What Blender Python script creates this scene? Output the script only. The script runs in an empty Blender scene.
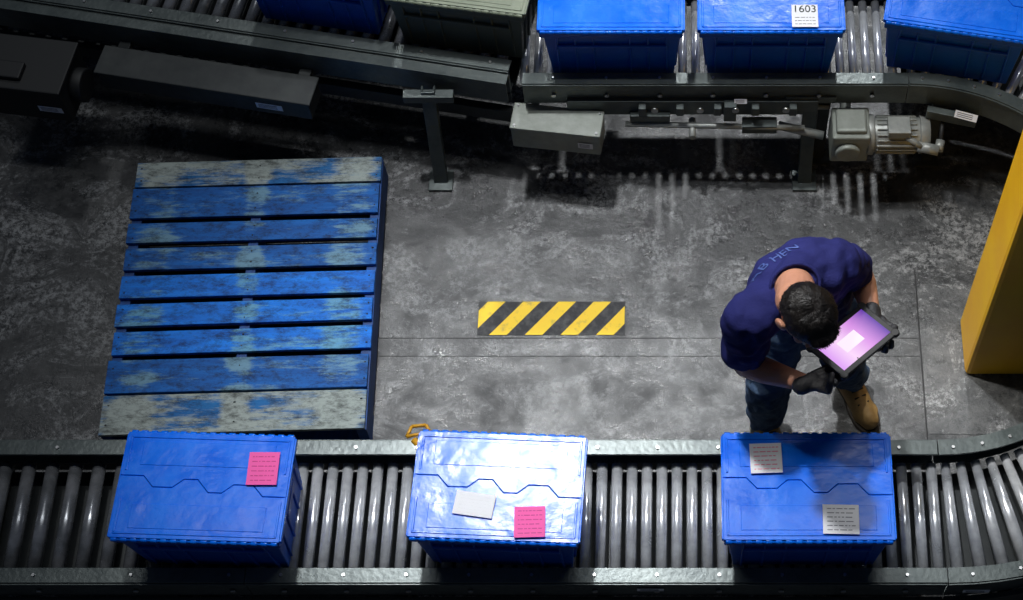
import bpy, bmesh, math, random
from mathutils import Vector, Matrix, noise
from mathutils.bvhtree import BVHTree
random.seed(7)
SC=bpy.context.scene
COL=SC.collection
V=Vector
SC.view_settings.view_transform='Standard'
# ------------------------------------------------------------ materials
def mat(name, base, rough=.5, metal=0, noise_amt=0, nscale=8, base2=None, bump=0, bscale=40, spec=.5, coat=0,
        stretch=(1,1,1), emis=None, estr=0, lo=.35, hi=.65, rough2=None, gen=False):
    m=bpy.data.materials.new(name); m.use_nodes=True
    nt=m.node_tree; N=nt.nodes; L=nt.links
    b=N["Principled BSDF"]
    b.inputs["Base Color"].default_value=(*base,1); b.inputs["Roughness"].default_value=rough
    b.inputs["Metallic"].default_value=metal
    b.inputs["Specular IOR Level"].default_value=spec
    b.inputs["Coat Weight"].default_value=coat
    if emis:
        b.inputs["Emission Color"].default_value=(*emis,1); b.inputs["Emission Strength"].default_value=estr
    tc=N.new("ShaderNodeTexCoord"); mp=N.new("ShaderNodeMapping"); mp.inputs["Scale"].default_value=stretch
    L.new(tc.outputs["Object"],mp.inputs["Vector"])
    if base2:
        n=N.new("ShaderNodeTexNoise"); n.inputs["Scale"].default_value=nscale; n.inputs["Detail"].default_value=8; n.inputs["Roughness"].default_value=.65
        L.new(mp.outputs["Vector"],n.inputs["Vector"])
        r=N.new("ShaderNodeValToRGB"); r.color_ramp.elements[0].position=lo; r.color_ramp.elements[1].position=hi
        r.color_ramp.elements[0].color=(*base,1); r.color_ramp.elements[1].color=(*base2,1)
        L.new(n.outputs["Fac"],r.inputs["Fac"]); L.new(r.outputs["Color"],b.inputs["Base Color"])
        if rough2 is not None:
            mr=N.new("ShaderNodeMapRange"); mr.inputs["From Min"].default_value=lo; mr.inputs["From Max"].default_value=hi
            mr.inputs["To Min"].default_value=rough; mr.inputs["To Max"].default_value=rough2
            L.new(n.outputs["Fac"],mr.inputs["Value"]); L.new(mr.outputs["Result"],b.inputs["Roughness"])
    if bump:
        n2=N.new("ShaderNodeTexNoise"); n2.inputs["Scale"].default_value=bscale; n2.inputs["Detail"].default_value=5
        L.new(mp.outputs["Vector"],n2.inputs["Vector"])
        bp=N.new("ShaderNodeBump"); bp.inputs["Strength"].default_value=bump; bp.inputs["Distance"].default_value=.01
        L.new(n2.outputs["Fac"],bp.inputs["Height"]); L.new(bp.outputs["Normal"],b.inputs["Normal"])
    return m

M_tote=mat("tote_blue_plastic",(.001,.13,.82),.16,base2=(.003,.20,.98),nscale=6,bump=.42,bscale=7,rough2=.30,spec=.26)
# pale scuffs on the lids
nt=M_tote.node_tree; N=nt.nodes; L=nt.links; b=N["Principled BSDF"]
src=b.inputs["Base Color"].links[0].from_socket
n=N.new("ShaderNodeTexNoise"); n.inputs["Scale"].default_value=9; n.inputs["Detail"].default_value=12; n.inputs["Roughness"].default_value=.85
tc=N.new("ShaderNodeTexCoord"); L.new(tc.outputs["Object"],n.inputs["Vector"])
r=N.new("ShaderNodeValToRGB"); r.color_ramp.elements[0].position=.58; r.color_ramp.elements[1].position=.70; r.color_ramp.elements[1].color=(.5,.5,.5,1); L.new(n.outputs["Fac"],r.inputs["Fac"])
x=N.new("ShaderNodeMix"); x.data_type='RGBA'; L.new(r.outputs["Color"],x.inputs[0]); L.new(src,x.inputs[6]); x.inputs[7].default_value=(.10,.40,.95,1); L.new(x.outputs[2],b.inputs["Base Color"])

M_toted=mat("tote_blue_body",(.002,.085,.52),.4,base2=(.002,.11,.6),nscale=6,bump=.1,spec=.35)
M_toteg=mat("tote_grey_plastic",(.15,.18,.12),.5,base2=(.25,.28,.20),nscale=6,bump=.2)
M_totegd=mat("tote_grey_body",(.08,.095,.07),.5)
M_roller=mat("roller_steel",(.90,.92,.96),.16,.55,base2=(.55,.57,.60),nscale=14,rough2=.28)
M_rollerd=mat("roller_steel_dark",(.38,.39,.42),.18,.55,base2=(.12,.13,.14),nscale=10,rough2=.36)
M_rail=mat("rail_painted_steel",(.060,.075,.075),.34,.35,base2=(.12,.14,.135),nscale=6,bump=.12,bscale=60)
M_frame=mat("frame_dark_steel",(.022,.026,.028),.5,.3,base2=(.04,.045,.045),nscale=9)
M_pan=mat("pan_black",(.008,.009,.01),.6)
M_rubber=mat("rubber_black",(.012,.012,.013),.6)
M_grey=mat("gearbox_grey_paint",(.20,.22,.19),.45,.1,base2=(.30,.32,.29),nscale=8,bump=.15)
M_motor=mat("motor_cast_grey",(.25,.265,.25),.42,.3,base2=(.38,.39,.37),nscale=12,bump=.2)
M_white=mat("label_white_paper",(.85,.85,.88),.55,spec=.3)
M_pink=mat("label_pink_paper",(.95,.10,.42),.55,spec=.3)
M_pinkprint=mat("label_pink_ink",(.85,.20,.30),.55)
M_pinkink=mat("label_dark_pink_ink",(.60,.03,.22),.6)
M_ink=mat("label_ink",(.20,.20,.22),.6)
M_yel=mat("safety_yellow_paint",(.90,.45,.005),.42,base2=(.97,.56,.01),nscale=3,bump=.08,bscale=20,rough2=.5)
M_tapeY=mat("tape_yellow",(.95,.64,.05),.6,base2=(.50,.36,.10),nscale=25,lo=.54,hi=.72,spec=.2)
M_tapeK=mat("tape_black",(.035,.036,.04),.6,base2=(.11,.11,.11),nscale=25,lo=.45,hi=.70,spec=.2)
M_bolt=mat("bolt_zinc",(.5,.5,.5),.3,1)

def wood(name,blue,blue2,pale,amt,axis_band=True):
    m=bpy.data.materials.new(name); m.use_nodes=True
    nt=m.node_tree;N=nt.nodes;L=nt.links;b=N["Principled BSDF"]; b.inputs["Roughness"].default_value=.6; b.inputs["Specular IOR Level"].default_value=.3
    tc=N.new("ShaderNodeTexCoord")
    def nz(scale,st,det=8,ro=.65):
        mp=N.new("ShaderNodeMapping"); mp.inputs["Scale"].default_value=st; L.new(tc.outputs["Object"],mp.inputs["Vector"])
        n=N.new("ShaderNodeTexNoise"); n.inputs["Scale"].default_value=scale; n.inputs["Detail"].default_value=det; n.inputs["Roughness"].default_value=ro
        L.new(mp.outputs["Vector"],n.inputs["Vector"]); return n.outputs["Fac"]
    def ramp(x,p0,p1,c0,c1):
        r=N.new("ShaderNodeValToRGB"); r.color_ramp.elements[0].position=p0; r.color_ramp.elements[1].position=p1
        r.color_ramp.elements[0].color=(*c0,1); r.color_ramp.elements[1].color=(*c1,1); L.new(x,r.inputs["Fac"]); return r.outputs["Color"]
    def math_(op,a,b_=None):
        x=N.new("ShaderNodeMath"); x.operation=op
        for i,q in enumerate((a,b_)):
            if q is None: continue
            if isinstance(q,(int,float)): x.inputs[i].default_value=q
            else: L.new(q,x.inputs[i])
        return x.outputs[0]
    c=ramp(nz(9,(.35,3.2,1)),.3,.7,blue,blue2)
    sx=N.new("ShaderNodeSeparateXYZ"); L.new(tc.outputs["Object"],sx.inputs[0])
    # wear follows the stringers where loads and forks rub
    w=math_('ABSOLUTE',sx.outputs[0]); 
    near=ramp(w,.03,.065,(1,1,1),(0,0,0))
    w2=math_('ABSOLUTE',math_('ADD',w,-.39)); near2=ramp(w2,.05,.10,(.8,.8,.8),(0,0,0))
    base=math_('ADD',nz(5,(.5,2.2,1)),math_('MULTIPLY',nz(60,(.12,1.2,1),6,.85),.60))
    f=math_('ADD',base,math_('MULTIPLY',math_('ADD',near,near2),.17))
    f=math_('ADD',f,amt-.14)
    fr=ramp(f,.76,.88,(0,0,0),(1,1,1))
    x=N.new("ShaderNodeMix"); x.data_type='RGBA'; L.new(fr,x.inputs[0]); L.new(c,x.inputs[6]); x.inputs[7].default_value=(*pale,1)
    dirt=ramp(nz(14,(1,2,1),10,.85),.38,.54,(.10,.10,.10),(1,1,1))
    y=N.new("ShaderNodeMix"); y.data_type='RGBA'; y.blend_type='MULTIPLY'; y.inputs[0].default_value=.85; L.new(x.outputs[2],y.inputs[6]); L.new(dirt,y.inputs[7])
    L.new(y.outputs[2],b.inputs["Base Color"])
    bp=N.new("ShaderNodeBump"); bp.inputs["Strength"].default_value=.7; bp.inputs["Distance"].default_value=.006
    L.new(nz(40,(.15,1.5,1)),bp.inputs["Height"]); L.new(bp.outputs["Normal"],b.inputs["Normal"])
    return m
M_wood=wood("pallet_wood_blue",(.001,.07,.30),(.003,.14,.52),(.15,.30,.42),0.01)
M_woodpale=wood("pallet_wood_worn",(.003,.09,.30),(.008,.16,.44),(.34,.39,.37),.16)
M_woodb=wood("pallet_wood_blue_bright",(.002,.12,.56),(.006,.24,.90),(.13,.36,.56),0.0)
M_woodd=mat("pallet_wood_stringer",(0,.04,.18),.6,base2=(0,.08,.36),nscale=7,stretch=(4,.5,4),lo=.45,hi=.75)
M_gapshade=mat("pallet_gap_shade",(0,.008,.03),.8)  # near-black colour stands in for shade between the deck boards

# ------------------------------------------------------------ mesh helpers
def box(bm,c,s,rz=0,mi=0,R=None):
    r=bmesh.ops.create_cube(bm,size=1)
    M=Matrix.Translation(V(c))@(R.to_4x4() if R else Matrix.Rotation(rz,4,'Z'))@Matrix.Diagonal((*s,1))
    bmesh.ops.transform(bm,matrix=M,verts=r['verts'])
    for f in {f for v in r['verts'] for f in v.link_faces}: f.material_index=mi
    return r['verts']
def cyl(bm,p1,p2,r1,r2=None,n=18,mi=0,smooth=True):
    p1=V(p1);p2=V(p2); r2=r1 if r2 is None else r2
    d=p2-p1
    r=bmesh.ops.create_cone(bm,cap_ends=True,segments=n,radius1=r1,radius2=r2,depth=d.length)
    M=Matrix.Translation((p1+p2)/2)@d.to_track_quat('Z','Y').to_matrix().to_4x4()
    bmesh.ops.transform(bm,matrix=M,verts=r['verts'])
    for f in {f for v in r['verts'] for f in v.link_faces}:
        f.material_index=mi
        if len(f.verts)==4: f.smooth=smooth
def ball(bm,c,r,R=None,mi=0,sub=3):
    rr=bmesh.ops.create_icosphere(bm,subdivisions=sub,radius=1)
    if not hasattr(r,'__len__'): r=(r,r,r)
    M=Matrix.Translation(V(c))@(R.to_4x4() if R else Matrix.Identity(4))@Matrix.Diagonal((*r,1))
    bmesh.ops.transform(bm,matrix=M,verts=rr['verts'])
    for f in {f for v in rr['verts'] for f in v.link_faces}: f.material_index=mi; f.smooth=True
def prism(bm,pts,z0,z1,mi=0,M=None):
    n=len(pts)
    lo=[bm.verts.new((x,y,z0)) for x,y in pts]; hi=[bm.verts.new((x,y,z1)) for x,y in pts]
    fs=[bm.faces.new(hi),bm.faces.new(lo[::-1])]
    for i in range(n): fs.append(bm.faces.new((lo[i],lo[(i+1)%n],hi[(i+1)%n],hi[i])))
    for f in fs: f.material_index=mi
    if M: bmesh.ops.transform(bm,matrix=M,verts=lo+hi)
def cone(bm,p1,p2,r1,r2):
    ball(bm,p1,r1,sub=2); ball(bm,p2,r2,sub=2); cyl(bm,p1,p2,r1,r2,n=20)
def chain(bm,pts,rs):
    for i in range(len(pts)-1): cone(bm,pts[i],pts[i+1],rs[i],rs[i+1])
def loft(bm,rings,n=28):
    prev=None; first=None
    for c,A,B,a,b in rings:
        vs=[bm.verts.new(V(c)+V(A)*a*math.cos(t)+V(B)*b*math.sin(t)) for t in [2*math.pi*i/n for i in range(n)]]
        if prev:
            for i in range(n): bm.faces.new((prev[i],prev[(i+1)%n],vs[(i+1)%n],vs[i]))
        else: first=vs
        prev=vs
    bm.faces.new(first[::-1]); bm.faces.new(prev)
def sweep(bm,prof,frames,mi=0):
    prev=None;first=None
    for P,Nn in frames:
        vs=[bm.verts.new((P[0]+Nn[0]*o,P[1]+Nn[1]*o,z)) for o,z in prof]
        if prev:
            n=len(vs)
            for i in range(n):
                f=bm.faces.new((prev[i],prev[(i+1)%n],vs[(i+1)%n],vs[i])); f.material_index=mi
        else: first=vs
        prev=vs
    bm.faces.new(first[::-1]).material_index=mi; bm.faces.new(prev).material_index=mi
def obj(name,bm,mats,parent=None,bevel=0,loc=None,rz=0,recalc=True):
    if recalc: bmesh.ops.recalc_face_normals(bm,faces=bm.faces[:])
    me=bpy.data.meshes.new(name); bm.to_mesh(me); bm.free()
    for m in (mats if isinstance(mats,(list,tuple)) else [mats]): me.materials.append(m)
    o=bpy.data.objects.new(name,me); COL.objects.link(o)
    if loc is not None: o.location=loc
    o.rotation_euler[2]=rz
    if parent is not None: o.parent=parent
    if bevel:
        b=o.modifiers.new("bevel","BEVEL"); b.width=bevel; b.segments=2; b.limit_method='ANGLE'
    return o
def empty(name,loc=(0,0,0),rz=0,parent=None):
    e=bpy.data.objects.new(name,None); COL.objects.link(e); e.location=loc; e.rotation_euler[2]=rz; e.empty_display_size=.1
    if parent: e.parent=parent
    return e
def remesh(name,bm,mats,parent,vox,smooth=6,disp=None,fac=.5):
    me=bpy.data.meshes.new("tmp"); bmesh.ops.recalc_face_normals(bm,faces=bm.faces[:]); bm.to_mesh(me); bm.free()
    t=bpy.data.objects.new("tmp",me); COL.objects.link(t)
    r=t.modifiers.new("r","REMESH"); r.mode='VOXEL'; r.voxel_size=vox; r.use_smooth_shade=True
    if smooth:
        s=t.modifiers.new("s","SMOOTH"); s.iterations=smooth; s.factor=fac
    dg=bpy.context.evaluated_depsgraph_get(); dg.update()
    m2=bpy.data.meshes.new_from_object(t.evaluated_get(dg))
    bpy.data.objects.remove(t)
    m2.name=name; m2.materials.clear()
    for m in (mats if isinstance(mats,(list,tuple)) else [mats]): m2.materials.append(m)
    if disp:
        ns=[v.normal.copy() for v in m2.vertices]
        for v,n in zip(m2.vertices,ns): v.co=v.co+n*disp(v.co,n)
    for p in m2.polygons: p.use_smooth=True
    o=bpy.data.objects.new(name,m2); COL.objects.link(o)
    if parent is not None:
        o.parent=parent; o.matrix_parent_inverse=Matrix.Translation(-V(parent.location))
    return o

# ------------------------------------------------------------ camera
cd=bpy.data.cameras.new("camera"); cam=bpy.data.objects.new("camera",cd); COL.objects.link(cam)
cam.location=(0,0,5.9); cam.rotation_euler=(math.radians(28),0,0)
cd.sensor_width=36; cd.lens=1657/1023*36; cd.shift_x=-(680-511.5)/1023
cd.clip_end=100
SC.camera=cam

# ------------------------------------------------------------ floor
def floor_mat(name,k=1.0):
    m=bpy.data.materials.new(name); m.use_nodes=True
    nt=m.node_tree;N=nt.nodes;L=nt.links;b=N["Principled BSDF"]
    tc=N.new("ShaderNodeTexCoord")
    def nz(scale,detail=8,rough=.6,st=(1,1,1),dist=0):
        mp=N.new("ShaderNodeMapping"); mp.inputs["Scale"].default_value=st; L.new(tc.outputs["Object"],mp.inputs["Vector"])
        n=N.new("ShaderNodeTexNoise"); n.inputs["Scale"].default_value=scale; n.inputs["Detail"].default_value=detail; n.inputs["Roughness"].default_value=rough
        n.inputs["Distortion"].default_value=dist
        L.new(mp.outputs["Vector"],n.inputs["Vector"]); return n.outputs["Fac"]
    def ramp(x,p0,p1,c0,c1):
        r=N.new("ShaderNodeValToRGB"); r.color_ramp.elements[0].position=p0; r.color_ramp.elements[1].position=p1
        r.color_ramp.elements[0].color=(*[q*k for q in c0],1); r.color_ramp.elements[1].color=(*[q*k for q in c1],1); L.new(x,r.inputs["Fac"]); return r.outputs["Color"]
    def mix(f,a,b_,bt='MIX'):
        x=N.new("ShaderNodeMix"); x.data_type='RGBA'; x.blend_type=bt
        if isinstance(f,(int,float)): x.inputs[0].default_value=f
        else: L.new(f,x.inputs[0])
        L.new(a,x.inputs[6]); L.new(b_,x.inputs[7]); return x.outputs[2]
    big=ramp(nz(1.3,10,.75),.40,.60,(.012,.013,.015),(.066,.068,.069))
    fine=ramp(nz(16,12,.85,(1,1,1),.3),.42,.62,(.008,.009,.010),(.11,.11,.11))
    c=mix(.42,big,fine)
    # scuffed, worn-through patches
    sc1=ramp(nz(2.6,12,.84,(1,1.4,1),.9),.49,.56,(0,0,0),(1,1,1))
    sc2=ramp(nz(40,8,.85),.46,.55,(0,0,0),(1,1,1))
    mu=N.new("ShaderNodeMath"); mu.operation='MULTIPLY'; L.new(sc1,mu.inputs[0]); L.new(sc2,mu.inputs[1])
    mu2=N.new("ShaderNodeMath"); mu2.operation='MULTIPLY'; mu2.inputs[1].default_value=.7/k; L.new(mu.outputs[0],mu2.inputs[0])
    pale=N.new("ShaderNodeRGB"); pale.outputs[0].default_value=(.33,.335,.34,1)
    c=mix(mu2.outputs[0],c,pale.outputs[0])
    L.new(c,b.inputs["Base Color"])
    mr=N.new("ShaderNodeMapRange"); L.new(nz(5,12,.84),mr.inputs["Value"]); mr.inputs["From Min"].default_value=.42; mr.inputs["From Max"].default_value=.58
    mr.inputs["To Min"].default_value=.17; mr.inputs["To Max"].default_value=.55
    L.new(mr.outputs["Result"],b.inputs["Roughness"])
    b.inputs["Specular IOR Level"].default_value=.5
    bp=N.new("ShaderNodeBump"); bp.inputs["Strength"].default_value=.4; bp.inputs["Distance"].default_value=.008
    L.new(nz(20,10,.75),bp.inputs["Height"]); L.new(bp.outputs["Normal"],b.inputs["Normal"])
    return m
M_floor=floor_mat("worn_concrete")
M_slab=floor_mat("patched_concrete",1.6)
bm=bmesh.new(); box(bm,(0,3,-.05),(16,14,.1)); floor=obj("floor",bm,M_floor)
M_joint=mat("joint_dark",(.010,.010,.011),.7)
bm=bmesh.new()
box(bm,(-.2,2.965,.0005),(2.3,.003,.001)); box(bm,(-.2,2.885,.0005),(2.3,.0025,.001)); box(bm,(.955,2.9,.0012),(.005,.75,.0024))
j=obj("floor_joint",bm,M_joint); j.parent=floor
bm=bmesh.new(); box(bm,(1.33,2.88,.0005),(.74,.66,.003)); j=obj("floor_patch",bm,M_slab); j.parent=floor

# hazard strip
hz=empty("hazard_floor_tape",(-.515,3.053,0))
bm=bmesh.new(); box(bm,(0,0,.0015),(.59,.15,.002)); obj("backing",bm,M_tapeK,hz)
bm=bmesh.new()
w,h=.293,.075
def clip(poly,xmin,xmax):
    out=poly
    for s,lim in ((1,xmin),(-1,xmax)):
        res=[]
        for i in range(len(out)):
            a,b_=out[i],out[(i+1)%len(out)]
            ia=s*(a[0]-lim)>=0; ib=s*(b_[0]-lim)>=0
            if ia: res.append(a)
            if ia!=ib:
                t=(lim-a[0])/(b_[0]-a[0]); res.append((lim,a[1]+t*(b_[1]-a[1])))
        out=res
        if not out: break
    return out
for k in range(-1,6):
    x0=-.268+k*.142-.12
    p=clip([(x0,-h),(x0+.07,-h),(x0+.07+.13,h),(x0+.13,h)],-w,w)
    if len(p)>=3: prism(bm,p,.0025,.0035)
obj("stripes",bm,M_tapeY,hz)

# ------------------------------------------------------------ pallet
pal=empty("wooden_pallet",(-1.705,3.10,0),math.radians(1.8))
def zpx(v): return 1.215/2-(v-163)/(432-163)*1.215
boards=[(163,189,1),(191,222,0),(227.5,247.5,0),(253,275,0),(281,303,2),(308.5,330,2),(335.5,357.5,2),(363,394,0),(396,432,1)]
W=1.0
bms={0:bmesh.new(),1:bmesh.new(),2:bmesh.new()}
for i,(a,b_,k) in enumerate(boards):
    y0,y1=zpx(b_),zpx(a)
    box(bms[k],(random.uniform(-.006,.006),(y0+y1)/2,.148+random.uniform(-.001,.001)),(W,y1-y0,.018),random.uniform(-.003,.003))
for k,m in ((0,M_wood),(1,M_woodpale),(2,M_woodb)): obj("deck_boards_%d"%k,bms[k],m,pal,bevel=.002)
bm=bmesh.new()
for x in (-W/2+.02,0,W/2-.02): box(bm,(x,0,.078),(.04,1.215,.12))
for y in (-.55,.55): box(bm,(0,y,.009),(W,.12,.018))
obj("stringers",bm,M_woodd,pal,bevel=.002)
bm=bmesh.new()
for y in (-.40,-.25,-.10,.05,.20,.35): box(bm,(0,y+.02,.009),(W,.135,.018))  # extra bottom boards, coloured dark so the deck gaps look shaded
obj("gap_shade_boards",bm,M_gapshade,pal,bevel=.002)
bm=bmesh.new()
for a,b_,k in boards:
    for x in (-W/2+.02,0,W/2-.02):
        for yy in (.25,.75):
            y=zpx(b_)+(zpx(a)-zpx(b_))*yy
            cyl(bm,(x+random.uniform(-.008,.008),y,.155),(x,y,.1585),.003,n=8)
obj("nails",bm,M_frame,pal)

# ------------------------------------------------------------ totes
def label(root,name,x,y,w,h,rz,m,ink=M_ink,z=.3375,kind=0):
    bm=bmesh.new(); 
    box(bm,(0,0,0),(w,h,.0012),mi=0)
    n=6
    for i in range(n):
        yy=h*(.36-.145*i); xx=-w*.38
        if kind==1 and i<3: continue
        while xx<w*.34:
            l=random.uniform(.04,.20)*w; l=min(l,w*.40-xx)
            box(bm,(xx+l/2,yy,.0008),(l,h*.028,.0006),mi=1); xx+=l+w*.04
    o=obj(name,bm,[m,M_pinkink if m is M_pink else ink],root); o.location=(x,y,z); o.rotation_euler[2]=rz
    return o
def tote(loc,rz,top=M_tote,body=M_toted,labels=(),name="plastic_tote"):
    e=empty(name,loc,rz)
    bm=bmesh.new()
    hx,hy=.262,.178; bx,by=.238,.156; H=.30
    vs=[]
    for z,x,y in ((.0,bx,by),(H,hx,hy)):
        vs.append([bm.verts.new(p) for p in ((-x,-y,z),(x,-y,z),(x,y,z),(-x,y,z))])
    bm.faces.new(vs[0][::-1]); bm.faces.new(vs[1])
    for i in range(4): bm.faces.new((vs[0][i],vs[0][(i+1)%4],vs[1][(i+1)%4],vs[1][i]))
    for s in (-1,1):
        for x in (-.21,-.14,-.07,.07,.14,.21):
            box(bm,(x,s*(.5*(by+hy)+.003),.15),(.008,.012,.27),R=Matrix.Rotation(-s*math.atan2(hy-by,H),3,'X'))
        for y in (-.12,-.05,.05,.12):
            box(bm,(s*(.5*(bx+hx)+.003),y,.15),(.012,.008,.27),R=Matrix.Rotation(s*math.atan2(hx-bx,H),3,'Y'))
        box(bm,(s*(hx+.004),0,.25),(.02,.13,.03))
        box(bm,(0,s*(hy+.002),.22),(.42,.012,.012))
    box(bm,(0,0,.293),(.548,.372,.03))
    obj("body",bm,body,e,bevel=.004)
    bm=bmesh.new()
    seam=[(-.277,.030),(-.20,.030),(-.165,-.008),(-.10,-.008),(-.065,.022),(-.02,.022),(.02,-.022),(.065,-.022),(.10,.008),(.165,.008),(.20,-.030),(.277,-.030)]
    g=.0012
    up=[(x,y+g) for x,y in seam]+[(.277,.185),(-.277,.185)]
    dn=[(-.277,-.185),(.277,-.185)]+[(x,y-g) for x,y in seam[::-1]]
    prism(bm,up,.309,.328); prism(bm,dn,.309,.328)
    def ridge(pts,w,z0,z1):
        for (x0,y0),(x1,y1) in zip(pts[:-1],pts[1:]):
            d=math.hypot(x1-x0,y1-y0); box(bm,((x0+x1)/2,(y0+y1)/2,(z0+z1)/2),(d+w*.6,w,z1-z0),math.atan2(y1-y0,x1-x0))
    for s in (-1,1):
        ridge([(-.262,s*.05),(-.262,s*.168),(.262,s*.168),(.262,s*.05)],.008,.325,.331)
        box(bm,(0,s*.110,.3280),(.44,.085,.0035))
        for i in range(-8,9):
            cyl(bm,(i*.0325-.010,s*.187,.317),(i*.0325+.010,s*.187,.317),.0085,n=10)
        cyl(bm,(-.27,s*.1855,.315),(.27,s*.1855,.315),.007,n=10)
    for s in (-1,1): box(bm,(s*.275,0,.314),(.014,.36,.02))
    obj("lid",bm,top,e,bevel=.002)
    for i,l in enumerate(labels): label(e,"label_%d"%i,*l)
    return e
rd=math.radians
tote((-1.56,2.006,.503),rd(-2),labels=[(.19,.065,.10,.115,rd(2),M_pink)])
tote((-.595,2.006,.503),rd(-2.5),labels=[(-.07,-.07,.13,.08,rd(-6),M_white,M_white),(.115,-.122,.10,.105,rd(4),M_pink)])
tote((.417,2.006,.503),0,labels=[(-.134,.095,.105,.105,rd(2),M_white,M_pinkprint),(.103,-.118,.117,.10,rd(-1),M_white)])
tote((-.263,4.04,.503),0)
t=tote((.348,4.04,.503),0,labels=[(.127,-.125,.10,.105,0,M_white,M_ink,.3375,1)])
cu=bpy.data.curves.new("t","FONT"); cu.body="1603"; cu.size=.046; cu.extrude=.0004; cu.align_x='CENTER'
o=bpy.data.objects.new("label_number",cu); COL.objects.link(o); o.parent=t; o.location=(.127,-.108,.3387); cu.materials.append(M_rubber)
tote((1.085,4.035,.503),rd(-10.5))
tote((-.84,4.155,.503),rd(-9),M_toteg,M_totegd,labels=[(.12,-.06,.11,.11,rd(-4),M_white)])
tote((-1.42,4.275,.503),rd(-10.3))

# ------------------------------------------------------------ conveyors
UC=V((.90,3.041)); RC=1.016
PROF=[(.205,.552),(.205,.562),(.258,.562),(.258,.43),(.225,.43),(.225,.436),(.252,.436),(.252,.552)]
LIP=[(.2585,.548),(.264,.548),(.264,.556),(.2585,.556)]
def rails(bm,frames,both=True):
    for s in (1,-1):
        fr=[(P,(n[0]*s,n[1]*s)) for P,n in frames]
        sweep(bm,PROF,fr); sweep(bm,LIP,fr)
def straight_frames(p0,p1):
    d=(V(p1)-V(p0)).normalized(); n=(-d.y,d.x)
    return [(p0,n),(p1,n)]
def leg(bm,x,y,zt=.43,foot=.05):
    box(bm,(x,y,zt/2),(.045,.03,zt)); box(bm,(x,y,.006),(.10,.08,.012)); cyl(bm,(x+.03,y+.02,.01),(x+.03,y+.02,.03),.008,n=8)
def conveyor(name,p0,p1,pitch,r,mroller,shade_pan_channels=True,legs=(),off=0,wide=0):
    p0=V(p0);p1=V(p1); d=(p1-p0); Lg=d.length; d.normalize(); n=V((-d.y,d.x))
    e=empty(name,(0,0,0))
    bm=bmesh.new(); rails(bm,straight_frames(p0,p1))
    if wide:
        fr=[(P,(-q[0],-q[1])) for P,q in straight_frames(p0,p1)]
        sweep(bm,[(.262,.40),(.262,.545),(.262+wide,.545),(.262+wide,.42),(.256+wide,.42),(.256+wide,.538),(.268,.538),(.268,.40)],fr)
    obj("side_rails",bm,M_rail,e,bevel=.0015)
    bm=bmesh.new(); k=int((Lg-off)/pitch)
    for i in range(k+1):
        c=p0+d*(off+i*pitch)
        a=c+n*.2; b_=c-n*.2
        cyl(bm,(*a,.5-r),(*b_,.5-r),r,n=24,mi=0)
        for q,s in ((a,1),(b_,-1)):
            q2=q+n*s*.012; cyl(bm,(*q,.5-r),(*q2,.5-r),.008,n=8,mi=1)
    obj("rollers",bm,[mroller,M_frame],e)
    bm=bmesh.new()
    x=.12
    while x<Lg:
        for s in (1,-1):
            q=p0+d*x+n*s*.231; cyl(bm,(*q,.560),(*q,.568),.006,n=8)
            q=p0+d*x+n*s*.262; q2=p0+d*x+n*s*.268; cyl(bm,(*q,.49),(*q2,.49),.009,n=8)
        x+=pitch*4
    obj("rail_bolts",bm,M_bolt,e)
    bm=bmesh.new()
    ang=math.atan2(d.y,d.x)
    x=.4
    while x<Lg:
        c=p0+d*x; box(bm,(*c,.40),(.05,.50,.03),ang); x+=.8
    for t_ in legs:
        c=p0+d*t_
        for s in (1,-1):
            q=c+n*s*.235; leg(bm,q.x,q.y)
        box(bm,(*c,.15),(.03,.45,.04),ang)
    if shade_pan_channels: 
        c=(p0+p1)/2; box(bm,(*c,.385),(Lg,.42,.012),ang)  # added dark sheet standing for the shade below the rollers
        for s in (1,-1):
            q=c+n*s*.285; box(bm,(*q,.30),(Lg,.035,.07),ang)
            q=c+n*s*.268; box(bm,(*q,.40),(Lg,.012,.05),ang)
    obj("frame",bm,M_frame,e,bevel=.002)
    return e
YB=2.025; YT=3.041+1.016
cvL=conveyor("roller_conveyor",(-3.6,YB),(-1.46,YB),.082,.023,M_rollerd,legs=(.6,1.9))
cvB=conveyor("roller_conveyor",(-1.458,YB),(.897,YB),.0525,.0190,M_roller,legs=(.5,2.0),off=.03)
cvT=conveyor("roller_conveyor",(-.62,YT),(.897,YT),.0525,.0175,M_roller,shade_pan_channels=False,legs=(1.2,))
a=rd(10.3); q0=V((-.63,YT+.058)); q1=q0+V((-math.cos(a),math.sin(a)))*3.0
cvA=conveyor("roller_conveyor",q1,q0,.07,.024,M_rollerd,shade_pan_channels=True,legs=(.7,),wide=.05)
e=empty("curved_roller_conveyor")
fr=[]
for i in range(49):
    t_=-math.pi/2+math.pi*i/48; n=(math.cos(t_),math.sin(t_)); fr.append(((UC.x+RC*n[0],UC.y+RC*n[1]),n))
bm=bmesh.new(); rails(bm,fr); obj("side_rails",bm,M_rail,e)
bm=bmesh.new()
nr=48
for i in range(nr):
    t_=-math.pi/2+math.pi*(i+.6)/nr; n=V((math.cos(t_),math.sin(t_)))
    a_=UC+n*(RC-.2); b_=UC+n*(RC+.2)
    cyl(bm,(*a_,.5-.0165),(*b_,.5-.0235),.0165,.0235,n=24)
obj("rollers",bm,M_roller,e)
bm=bmesh.new()
for o1,o2,z0,z1 in ((-.2,.2,.375,.39),(.266,.30,.25,.33),(.262,.28,.33,.43)):  # first strip is the added dark sheet that shades the roller gaps
    sweep(bm,[(o1,z0),(o2,z0),(o2,z1),(o1,z1)],fr)
for t_ in (-80,-30,30,80):
    for rr in (-.235,.235):
        q=UC+V((math.cos(rd(t_)),math.sin(rd(t_))))*(RC+rr); leg(bm,q.x,q.y)
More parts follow.
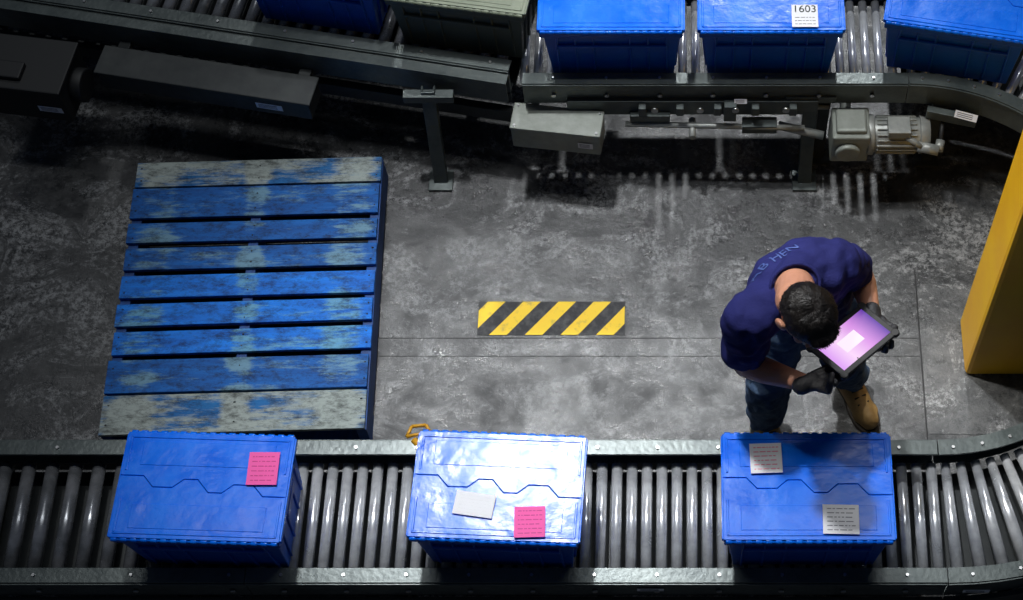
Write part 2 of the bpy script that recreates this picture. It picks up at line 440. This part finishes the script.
obj("frame",bm,M_frame,e)
bm=bmesh.new()
for i in range(24):
    t_=-math.pi/2+math.pi*(i+.5)/24
    n=V((math.cos(t_),math.sin(t_)))
    for rr in (-.231,.231):
        q=UC+n*(RC+rr); cyl(bm,(*q,.56),(*q,.568),.006,n=8)
obj("rail_bolts",bm,M_bolt,e)

# ---- details on rails
def sticker(root,name,c,w,h,R,rz=0):
    bm=bmesh.new(); box(bm,(0,0,0),(w,h,.001)); 
    for i in range(3): box(bm,(-.05*w,h*(.25-.25*i),.0008),(w*.7,h*.1,.0006),mi=1)
    o=obj(name,bm,[M_white,M_ink],root); o.location=c; o.rotation_euler=R; return o
cb=empty("junction_box",(-.49,3.735,.335),rd(-7))
bm=bmesh.new(); box(bm,(0,0,0),(.36,.12,.13)); obj("enclosure",bm,M_grey,cb,bevel=.006)
bm=bmesh.new(); box(bm,(0,0,.067),(.365,.125,.012)); obj("cover",bm,M_grey,cb,bevel=.004)
bm=bmesh.new()
for x in (-.165,.165):
    for y in (-.048,.048): cyl(bm,(x,y,.07),(x,y,.078),.006,n=8)
box(bm,(-.1,.07,.06),(.03,.05,.02)); box(bm,(.1,.07,.06),(.03,.05,.02))
obj("screws_and_brackets",bm,M_bolt,cb)
sticker(cb,"sticker",(.12,-.0645,.0),.06,.035,(rd(90),0,0))
gm=empty("gear_motor",(.70,3.715,.33))
bm=bmesh.new()
box(bm,(-.02,0,0),(.15,.15,.17)); box(bm,(-.02,.0,.09),(.12,.11,.03)); cyl(bm,(-.03,-.075,0),(-.03,-.10,0),.05,n=24); cyl(bm,(-.03,.07,0),(-.03,.2,.02),.022,n=16)
obj("gearbox",bm,M_grey,gm,bevel=.008)
bm=bmesh.new()
cyl(bm,(.05,0,0),(.075,0,0),.082,n=32); cyl(bm,(.075,0,0),(.26,0,0),.070,n=32)
for k in range(20):
    t_=2*math.pi*k/20; box(bm,(.165,math.cos(t_)*.073,math.sin(t_)*.073),(.16,.010,.006),R=Matrix.Rotation(t_,3,'X'))
cyl(bm,(.26,0,0),(.30,0,0),.078,.066,n=32)
box(bm,(.17,-.02,.080),(.09,.08,.04)); 
obj("motor",bm,M_motor,gm,bevel=.003)
bm=bmesh.new()
cyl(bm,(.25,-.07,.02),(.33,-.09,.02),.022,n=16); cyl(bm,(.33,-.09,.02),(.34,-.05,.03),.018,n=16); cyl(bm,(.20,-.05,.06),(.26,-.08,.03),.012,n=12)
obj("conduit_fitting",bm,M_motor,gm)
bm=bmesh.new(); cyl(bm,(.34,-.05,.03),(.36,.08,.05),.009,n=12); obj("cable",bm,M_rubber,gm)
dl=empty("drive_linkage",(0,0,0),parent=cvT)
bm=bmesh.new()
cyl(bm,(-.22,3.76,.34),(.50,3.74,.34),.012,n=12); cyl(bm,(-.25,3.80,.40),(.60,3.80,.40),.010,n=12)
cyl(bm,(.40,3.78,.30),(.58,3.73,.30),.018,n=14); cyl(bm,(.05,3.79,.33),(.05,3.70,.33),.014,n=12)
obj("shafts",bm,M_motor,dl)
bm=bmesh.new()
box(bm,(.05,3.79,.42),(1.0,.02,.09)); box(bm,(.32,3.76,.33),(.14,.05,.05)); box(bm,(-.12,3.78,.38),(.16,.05,.04)); box(bm,(.2,3.77,.42),(.05,.04,.1))
for x in (-.15,.0,.15,.3,.45): box(bm,(x,3.77,.43),(.03,.035,.05))
box(bm,(1.08,3.74,.42),(.2,.03,.05),rd(-14))
obj("brackets",bm,M_rail,dl,bevel=.003)
bm=bmesh.new(); 
for x in (-.1,.08,.22,.42): cyl(bm,(x,3.755,.45),(x,3.745,.45),.014,n=14)
obj("fasteners",bm,M_bolt,dl)
sticker(dl,"sticker",(.24,3.775,.475),.05,.02,(rd(55),0,0)); sticker(dl,"sticker_2",(1.13,3.715,.46),.09,.03,(rd(50),0,rd(-18)))
for x,y,par in ((-1.0,3.70,cvA),(.52,3.70,cvT)):
    s=empty("support_leg",(x,y,0),parent=par); bm=bmesh.new()
    R=Matrix.Rotation(rd(-14),3,'X')
    box(bm,(0,.05,.25),(.055,.012,.50),R=R); box(bm,(-.024,.065,.25),(.008,.035,.50),R=R); box(bm,(.024,.065,.25),(.008,.035,.50),R=R)
    box(bm,(0,.0,.006),(.1,.1,.012)); box(bm,(0,.11,.46),(.2,.04,.04))
    obj("post",bm,M_rail,s,bevel=.002)
sp=empty("side_guard",(-1.90,3.915,.40),rd(-10.3),parent=cvA)
bm=bmesh.new(); box(bm,(0,0,0),(.88,.13,.10)); box(bm,(0,.0,.055),(.9,.14,.012)); box(bm,(.38,.09,.03),(.05,.1,.03)); box(bm,(-.38,.09,.03),(.05,.1,.03)); obj("panel",bm,M_frame,sp,bevel=.004)
sticker(sp,"sticker",(.27,-.0665,.0),.11,.035,(rd(90),0,0))
db=empty("drive_motor_housing",(-2.62,3.95,.38),rd(-8))
bm=bmesh.new(); box(bm,(0,0,0),(.34,.24,.2)); cyl(bm,(.17,0,0),(.22,0,0),.07,n=24); box(bm,(0,0,.105),(.36,.26,.015)); box(bm,(-.05,-.05,.12),(.12,.08,.03)); obj("housing",bm,M_pan,db,bevel=.006)
sticker(db,"sticker",(.1,-.1215,-.02),.10,.035,(rd(90),0,0))
lt=empty("latch",(-.92,2.315,.565),parent=cvB)
bm=bmesh.new()
for (x0,y0),(x1,y1) in zip([(-.035,-.02),(-.02,.02),(.03,.025),(.045,-.0)],[(-.02,.02),(.03,.025),(.045,0),(-.035,-.02)]):
    cyl(bm,(x0,y0,0),(x1,y1,0),.006,n=10)
cyl(bm,(-.01,-.03,-.004),(.02,-.06,-.002),.012,n=10)
obj("loop",bm,mat("latch_orange",(.6,.3,.02),.4),lt)
for i,(x,y,z,par) in enumerate([(-1.2,1.747,.36,cvB),(-.1,1.7665,.5,cvB),(1.0,1.762,.5,e)]): sticker(par,"rail_sticker_%d"%i,(x,y-.004,z),.09,.025,(rd(90),0,0))

# ------------------------------------------------------------ yellow column
yc=empty("yellow_column_guard",(1.345,2.925,0))
bm=bmesh.new()
w,h=.225,.125
prism(bm,[(-w,-h),(w,-h),(w,h),(-w,h)],0.0,2.3); obj("post",bm,M_yel,yc,bevel=.018)
bm=bmesh.new(); box(bm,(0,0,2.305),(.46,.26,.012)); obj("cap",bm,M_yel,yc,bevel=.003)

# ------------------------------------------------------------ person
M_skin=mat("skin",(.50,.23,.14),.5,base2=(.58,.28,.18),nscale=12,bump=.08,bscale=90)
M_shirt=mat("shirt_navy_cotton",(.012,.014,.085),.85,base2=(.018,.021,.12),nscale=6,bump=.25,bscale=160,spec=.2)
M_jean=mat("jeans_denim",(.03,.060,.13),.85,base2=(.10,.16,.26),nscale=14,bump=.3,bscale=120,spec=.2)
M_boot=mat("boot_tan_leather",(.34,.19,.06),.6,base2=(.50,.31,.11),nscale=14,bump=.3,bscale=50)
M_sole=mat("boot_sole",(.03,.022,.016),.7)
M_hair=mat("hair_dark",(.006,.0045,.004),.5,base2=(.014,.010,.008),nscale=40,bump=.2,bscale=120)
M_glove=mat("glove_black",(.016,.016,.019),.6,base2=(.045,.045,.05),nscale=30,bump=.3,bscale=150)
M_lip=mat("lips",(.45,.16,.12),.5); M_eye=mat("eye_white",(.8,.8,.78),.2); M_iris=mat("eye_iris",(.05,.03,.02),.2)
M_print=mat("shirt_print",(.06,.10,.32),.7)
P=empty("warehouse_worker",(.5,2.62,0))
Fw=V((.55,-.835,0)).normalized(); Lf=V((-Fw.y,Fw.x,0))
def wr(amp,sc):
    def f(co,n):
        a=noise.noise(V((co.x*sc,co.y*sc,co.z*sc*1.6)))
        b_=noise.noise(V((co.x*sc*2.6+5,co.y*sc*2.6,co.z*sc*2.6)))
        return amp*(abs(a)*1.6-.3)+amp*.45*b_
    return f
spine=[((.435,2.645,.88),.172,.125),((.435,2.635,.98),.168,.122),((.42,2.605,1.08),.168,.122),((.40,2.57,1.18),.175,.125),((.375,2.52,1.28),.185,.130),((.355,2.475,1.36),.168,.105),((.352,2.452,1.40),.12,.080),((.352,2.430,1.425),.078,.070)]
rings=[]
for i,(c,a_,b_) in enumerate(spine):
    c=V(c); t_=(V(spine[min(i+1,len(spine)-1)][0])-V(spine[max(i-1,0)][0])).normalized()
    A=(Lf-t_*Lf.dot(t_)).normalized(); B=t_.cross(A).normalized(); rings.append((c,A,B,a_,b_))
SL=V((.490,2.550,1.355)); SR=V((.210,2.350,1.36))
EL=V((.595,2.655,1.10)); ER=V((.210,2.325,1.085))
WL=V((.620,2.462,1.160)); WR=V((.400,2.217,1.170))
bm=bmesh.new(); loft(bm,rings)
for S,E in ((SL,EL),(SR,ER)):
    c0=V((.36,2.46,1.36)); chain(bm,[c0*.4+S*.6,S,S.lerp(E,.35),S.lerp(E,.66)],[.085,.077,.074,.071])
shirt=remesh("t_shirt",bm,M_shirt,P,.008,4,wr(.015,10))
bm=bmesh.new()
nb=V((.353,2.420,1.435)); t_=V((.01,-.35,.45)).normalized(); A=(Lf-t_*Lf.dot(t_)).normalized(); B=t_.cross(A)
pts=[nb+A*.078*math.cos(x)+B*.070*math.sin(x) for x in [2*math.pi*i/24 for i in range(24)]]
for i in range(24): cyl(bm,pts[i],pts[(i+1)%24],.007,n=8); ball(bm,pts[i],.007,sub=1)
remesh("collar",bm,M_shirt,P,.004,3)
HC=V((.370,2.274,1.540))
bm=bmesh.new()
chain(bm,[V((.352,2.450,1.38)),V((.353,2.400,1.455)),HC+V((-.01,.05,-.03))],[.070,.060,.057])
for S,E,Wt in ((SL,EL,WL),(SR,ER,WR)):
    chain(bm,[S,S.lerp(E,.5),E,E.lerp(Wt,.3),E.lerp(Wt,.75),Wt],[.055,.052,.042,.044,.033,.028])
remesh("neck_and_arms",bm,M_skin,P,.006,5)
HL=V((.515,2.68,.90)); HR=V((.355,2.585,.90)); KL=V((.590,2.635,.50)); KR=V((.315,2.545,.50)); AL=V((.650,2.755,.12)); AR=V((.330,2.585,.10))
bm=bmesh.new()
loft(bm,[(V((.435,2.64,z)),Lf,Fw,a_,b_) for z,a_,b_ in ((.80,.15,.11),(.88,.160,.115),(.97,.150,.11))])
for Hh,K,A_ in ((HL,KL,AL),(HR,KR,AR)):
    chain(bm,[Hh,Hh.lerp(K,.45),K,K.lerp(A_,.35),K.lerp(A_,.8),A_],[.094,.087,.076,.076,.070,.071])
remesh("jeans",bm,M_jean,P,.008,4,wr(.016,13))
for nm,A_,toe in (("boot_left",AL,V((.735,2.575,0))),("boot_right",AR,V((.355,2.40,0)))):
    d=V((toe.x-A_.x,toe.y-A_.y,0)).normalized(); s=V((-d.y,d.x,0)); base=V((A_.x,A_.y,0))
    bm=bmesh.new()
    chain(bm,[V((*A_.xy,.20)),V((*A_.xy,.10))],[.056,.052])
    chain(bm,[base-d*.04+V((0,0,.055)),base+d*.06+V((0,0,.065)),base+d*.14+V((0,0,.050)),base+d*.185+V((0,0,.047))],[.046,.048,.044,.039])
    ball(bm,base+d*.15+s*.012+V((0,0,.045)),.043,sub=2); ball(bm,base+d*.15-s*.010+V((0,0,.045)),.042,sub=2)
    remesh(nm,bm,M_boot,P,.006,4)
    bm=bmesh.new()
    pl=[]
    for f,w in ((-.085,.022),(-.07,.036),(-.02,.038),(.05,.036),(.11,.050),(.17,.052),(.21,.038),(.236,.012)):
        pl.append((f,w))
    poly=[(base+d*f+s*w).xy for f,w in pl]+[(base+d*f-s*w).xy for f,w in pl[::-1]]
    prism(bm,[tuple(p) for p in poly],0.001,.028)
    o=obj(nm+"_sole",bm,M_sole,P,bevel=.004); o.matrix_parent_inverse=Matrix.Translation(-P.location)
    bm=bmesh.new()
    for k in range(4):
        c=base+d*(.05+.026*k)+V((0,0,.118-.009*k)); cyl(bm,c-s*.024,c+s*.024,.0035,n=8)
    o=obj(nm+"_laces",bm,M_sole,P); o.matrix_parent_inverse=Matrix.Translation(-P.location)
ff=(Fw*.66+V((.0,.0,-.75))).normalized()
rt=-Lf; up=rt.cross(ff).normalized()
if up.z<0: up=-up
HR3=Matrix((rt,ff,up)).transposed()
def hp(x,y,z): return HC+HR3@V((x,y,z))
bm=bmesh.new()
ball(bm,hp(0,-.008,.020),(.074,.092,.092),HR3); ball(bm,hp(0,.025,-.025),(.062,.066,.080),HR3); ball(bm,hp(0,.045,-.082),(.040,.036,.030),HR3)
ball(bm,hp(0,.082,.028),(.052,.016,.012),HR3,sub=2)
cone(bm,hp(0,.088,.015),hp(0,.108,-.018),.009,.013)
ball(bm,hp(.012,.096,-.022),.009,sub=2); ball(bm,hp(-.012,.096,-.022),.009,sub=2)
for s in (-1,1): ball(bm,hp(s*.036,.068,-.015),(.022,.02,.02),HR3,sub=2)
chain(bm,[hp(0,-.03,-.05),V((.353,2.400,1.455))],[.056,.060])
remesh("head",bm,M_skin,P,.0045,4)
bm=bmesh.new()
for s in (-1,1):
    ball(bm,hp(s*.080,-.005,-.008),(.010,.020,.031),HR3,sub=2)
    ball(bm,hp(s*.087,-.012,.002),(.007,.018,.022),HR3,sub=2)
remesh("ears",bm,M_skin,P,.003,2)
bm=bmesh.new()
for s in (-1,1):
    ball(bm,hp(s*.031,.083,.006),(.013,.009,.009),HR3,mi=0,sub=2); ball(bm,hp(s*.031,.090,.004),.0055,mi=1,sub=2)
ball(bm,hp(0,.088,-.050),(.024,.008,.006),HR3,mi=2,sub=2); ball(bm,hp(0,.087,-.058),(.020,.008,.006),HR3,mi=2,sub=2)
o=obj("eyes_and_mouth",bm,[M_eye,M_iris,M_lip],P); o.matrix_parent_inverse=Matrix.Translation(-P.location)
bm=bmesh.new()
for s in (-1,1): cone(bm,hp(s*.018,.092,.028),hp(s*.046,.083,.030),.004,.003)
ball(bm,hp(0,-.012,.040),(.079,.091,.080),HR3); ball(bm,hp(0,-.038,.018),(.070,.062,.060),HR3); ball(bm,hp(0,.045,.078),(.052,.040,.030),HR3)
hair=remesh("hair",bm,M_hair,P,.005,3,lambda co,n:.002*noise.noise(co*60)+.002*noise.noise(co*25))
bm=bmesh.new()
me=hair.data; crown=hp(0,-.05,.10)
for i in range(9000):
    p=me.polygons[random.randrange(len(me.polygons))]; c=p.center; n=p.normal
    loc=HR3.transposed()@(c-HC)
    if loc.z<-.03 or (loc.y>.07 and loc.z<.05): continue
    rdir=(c-crown); sw=n.cross(rdir)
    d=(rdir.normalized()+sw.normalized()*.35 if rdir.length>1e-4 else n)+V([random.uniform(-.15,.15) for _ in range(3)])
    d=(d-n*d.dot(n)).normalized(); s=n.cross(d).normalized()*.0008
    l=random.uniform(.014,.028)
    a0=bm.verts.new(c+s-n*.001); a1=bm.verts.new(c-s-n*.001); m0=bm.verts.new(c+d*l*.5+n*.0025+s); m1=bm.verts.new(c+d*l*.5+n*.0025-s); tip=bm.verts.new(c+d*l+n*.001)
    bm.faces.new((a0,a1,m1,m0)); bm.faces.new((m0,m1,tip))
o=obj("hair_strands",bm,M_hair,P,recalc=False); o.matrix_parent_inverse=Matrix.Translation(-P.location)

bv=BVHTree.FromPolygons([v.co[:] for v in shirt.data.vertices],[p.vertices[:] for p in shirt.data.polygons])
cu=bpy.data.curves.new("t","FONT"); cu.body="AB HEN"; cu.size=.050; cu.align_x='CENTER'; cu.resolution_u=3
to=bpy.data.objects.new("t",cu); COL.objects.link(to)
dg=bpy.context.evaluated_depsgraph_get(); tm=bpy.data.meshes.new_from_object(to.evaluated_get(dg)); bpy.data.objects.remove(to)
bm=bmesh.new(); bm.from_mesh(tm); bmesh.ops.triangulate(bm,faces=bm.faces[:]); bmesh.ops.subdivide_edges(bm,edges=bm.edges[:],cuts=2)
oc=V((.300,2.515,1.55)); 
for v in bm.verts:
    p=oc+Lf*v.co.x-Fw*v.co.y*.9
    h=bv.ray_cast(p+V((0,0,.2)),V((0,0,-1)))
    v.co=(h[0]+V((0,0,.004))) if h[0] else p-V((0,0,.2))
o=obj("shirt_lettering",bm,M_print,P,recalc=False); o.matrix_parent_inverse=Matrix.Translation(-P.location)

def hand(name,w,d,n,side,curls,thumb):
    d=V(d).normalized(); n=V(n); n=(n-d*n.dot(d)).normalized(); s=d.cross(n).normalized()*side
    bm=bmesh.new()
    R=Matrix((s,d,n)).transposed()
    for k in range(5):
        off=(k-2)*.017
        cone(bm,w+d*.012+s*off*.6,w+d*.082+s*off,.015,.0125)
    cone(bm,w-d*.02,w+d*.02,.031,.028)
    ball(bm,w+d*.035+s*.026+n*.006,(.02,.032,.016),R,sub=2)
    Ls=(.040,.046,.042,.033)
    for k in range(4):
        off=(.027,.009,-.009,-.027)[k]; base=w+d*(.083,.088,.084,.076)[k]+s*off
        p=base; ang=0; pts=[p]; 
        dd=(d+s*(.10,.03,-.04,-.12)[k]).normalized()
        for j,fr_ in enumerate((1,.68,.55)):
            ang+=curls[k][j]
            q=dd*math.cos(ang)+n*math.sin(ang); p=p+q*Ls[k]*fr_; pts.append(p)
        chain(bm,pts,[.0105,.0098,.009,.0078])
    p=w+d*.03+s*.032
    pts=[p]
    for (a1,a2,a3),l in zip(thumb,(.040,.034,.026)):
        q=(d*a1+s*a2+n*a3).normalized(); p=p+q*l; pts.append(p)
    chain(bm,pts,[.015,.0125,.0115,.0095])
    return remesh(name,bm,M_glove,P,.0032,2)
rad=lambda *a:[math.radians(x) for x in a]
hand("glove_right",WR,(.93,.30,.10),(-.15,.25,.95),1,[rad(10,25,25)]*4,[(.5,.8,.3),(.4,-.1,1),(.5,-.8,.35)])
hand("glove_left",WL,(.12,-1,.04),(.05,.1,1),-1,[rad(15,45,50),rad(12,45,50),rad(12,45,45),rad(15,45,45)],[(.6,.5,.3),(.5,-.1,1),(.6,-.8,.35)])

av=V((.75,.66,0)).normalized(); bv_=V((.66,-.75,0)).normalized()*math.cos(rd(12))+V((0,0,math.sin(rd(12)))); nv=av.cross(-bv_).normalized()
if nv.z<0: nv=-nv
TR=Matrix((av,-bv_,nv)).transposed()
tb=empty("tablet_computer",(.546,2.342,1.222)); tb.rotation_euler=TR.to_euler()
bm=bmesh.new(); box(bm,(0,0,0),(.240,.166,.012)); 
for x in (-.112,.112):
    for y in (-.075,.075): cyl(bm,(x,y,-.008),(x,y,.008),.014,n=16)
obj("case",bm,M_rubber,tb,bevel=.003)
def screen_mat():
    m=bpy.data.materials.new("tablet_screen"); m.use_nodes=True; nt=m.node_tree;N=nt.nodes;L=nt.links;b=N["Principled BSDF"]
    b.inputs["Base Color"].default_value=(.02,.02,.02,1); b.inputs["Roughness"].default_value=.3; b.inputs["Specular IOR Level"].default_value=.2
    tc=N.new("ShaderNodeTexCoord"); sx=N.new("ShaderNodeSeparateXYZ"); L.new(tc.outputs["Generated"],sx.inputs[0])
    r=N.new("ShaderNodeValToRGB"); r.color_ramp.elements[0].color=(.75,.35,.95,1); r.color_ramp.elements[1].color=(.12,.04,.42,1)
    e1=r.color_ramp.elements.new(.3); e1.color=(1.0,.70,1.0,1); e2=r.color_ramp.elements.new(.65); e2.color=(.75,.32,.85,1)
    L.new(sx.outputs[0],r.inputs[0]); L.new(r.outputs[0],b.inputs["Emission Color"]); b.inputs["Emission Strength"].default_value=.95
    return m
bm=bmesh.new(); box(bm,(0,0,.0068),(.202,.130,.0015)); obj("screen",bm,screen_mat(),tb)
bm=bmesh.new(); box(bm,(-.01,.0,.0079),(.075,.05,.0006)); obj("window_on_screen",bm,mat("screen_window",(.1,.1,.1),.3,emis=(1,.85,1),estr=.9,spec=.2),tb)

# ------------------------------------------------------------ lights
def area(name,loc,target,size,power,col=(1,1,1),sy=None,spread=180):
    l=bpy.data.lights.new(name,'AREA'); l.energy=power; l.color=col; l.size=size
    if sy: l.shape='RECTANGLE'; l.size_y=sy
    l.spread=math.radians(spread)
    o=bpy.data.objects.new(name,l); COL.objects.link(o); o.location=loc
    o.rotation_euler=(V(target)-V(loc)).to_track_quat('-Z','Y').to_euler(); return o
def spot(name,loc,target,power,angle,blend,rad_,col=(1,1,1)):
    l=bpy.data.lights.new(name,'SPOT'); l.energy=power; l.color=col; l.spot_size=math.radians(angle); l.spot_blend=blend; l.shadow_soft_size=rad_
    o=bpy.data.objects.new(name,l); COL.objects.link(o); o.location=loc
    o.rotation_euler=(V(target)-V(loc)).to_track_quat('-Z','Y').to_euler(); return o
spot("high_bay_spot",(-1.30,5.5,9.0),(-.25,2.45,0),2700,27,1.0,.22,(.96,.98,1))
spot("high_bay_spot_2",(1.0,10.5,7.2),(.45,3.9,.3),1800,26,1.0,.13,(.95,.98,1))
spot("high_bay_spot_3",(-2.2,8.6,8.6),(-1.4,3.9,.3),350,28,1.0,.25,(.95,.98,1))
area("roller_glint_fill",(-.5,4.7,9.0),(-.5,2.4,0),7.0,170,(.95,.98,1),.20)  # unseen area light added to streak the rollers and soften shadows
spot("column_fill_spot",(-2.6,4.2,6.8),(1.25,2.85,.9),1500,20,.9,.25,(1,.97,.9))  # added fill from the west to brighten the yellow column
w=bpy.data.worlds.new("warehouse_ambient"); SC.world=w; w.use_nodes=True
w.node_tree.nodes["Background"].inputs[0].default_value=(.40,.55,.85,1); w.node_tree.nodes["Background"].inputs[1].default_value=.05
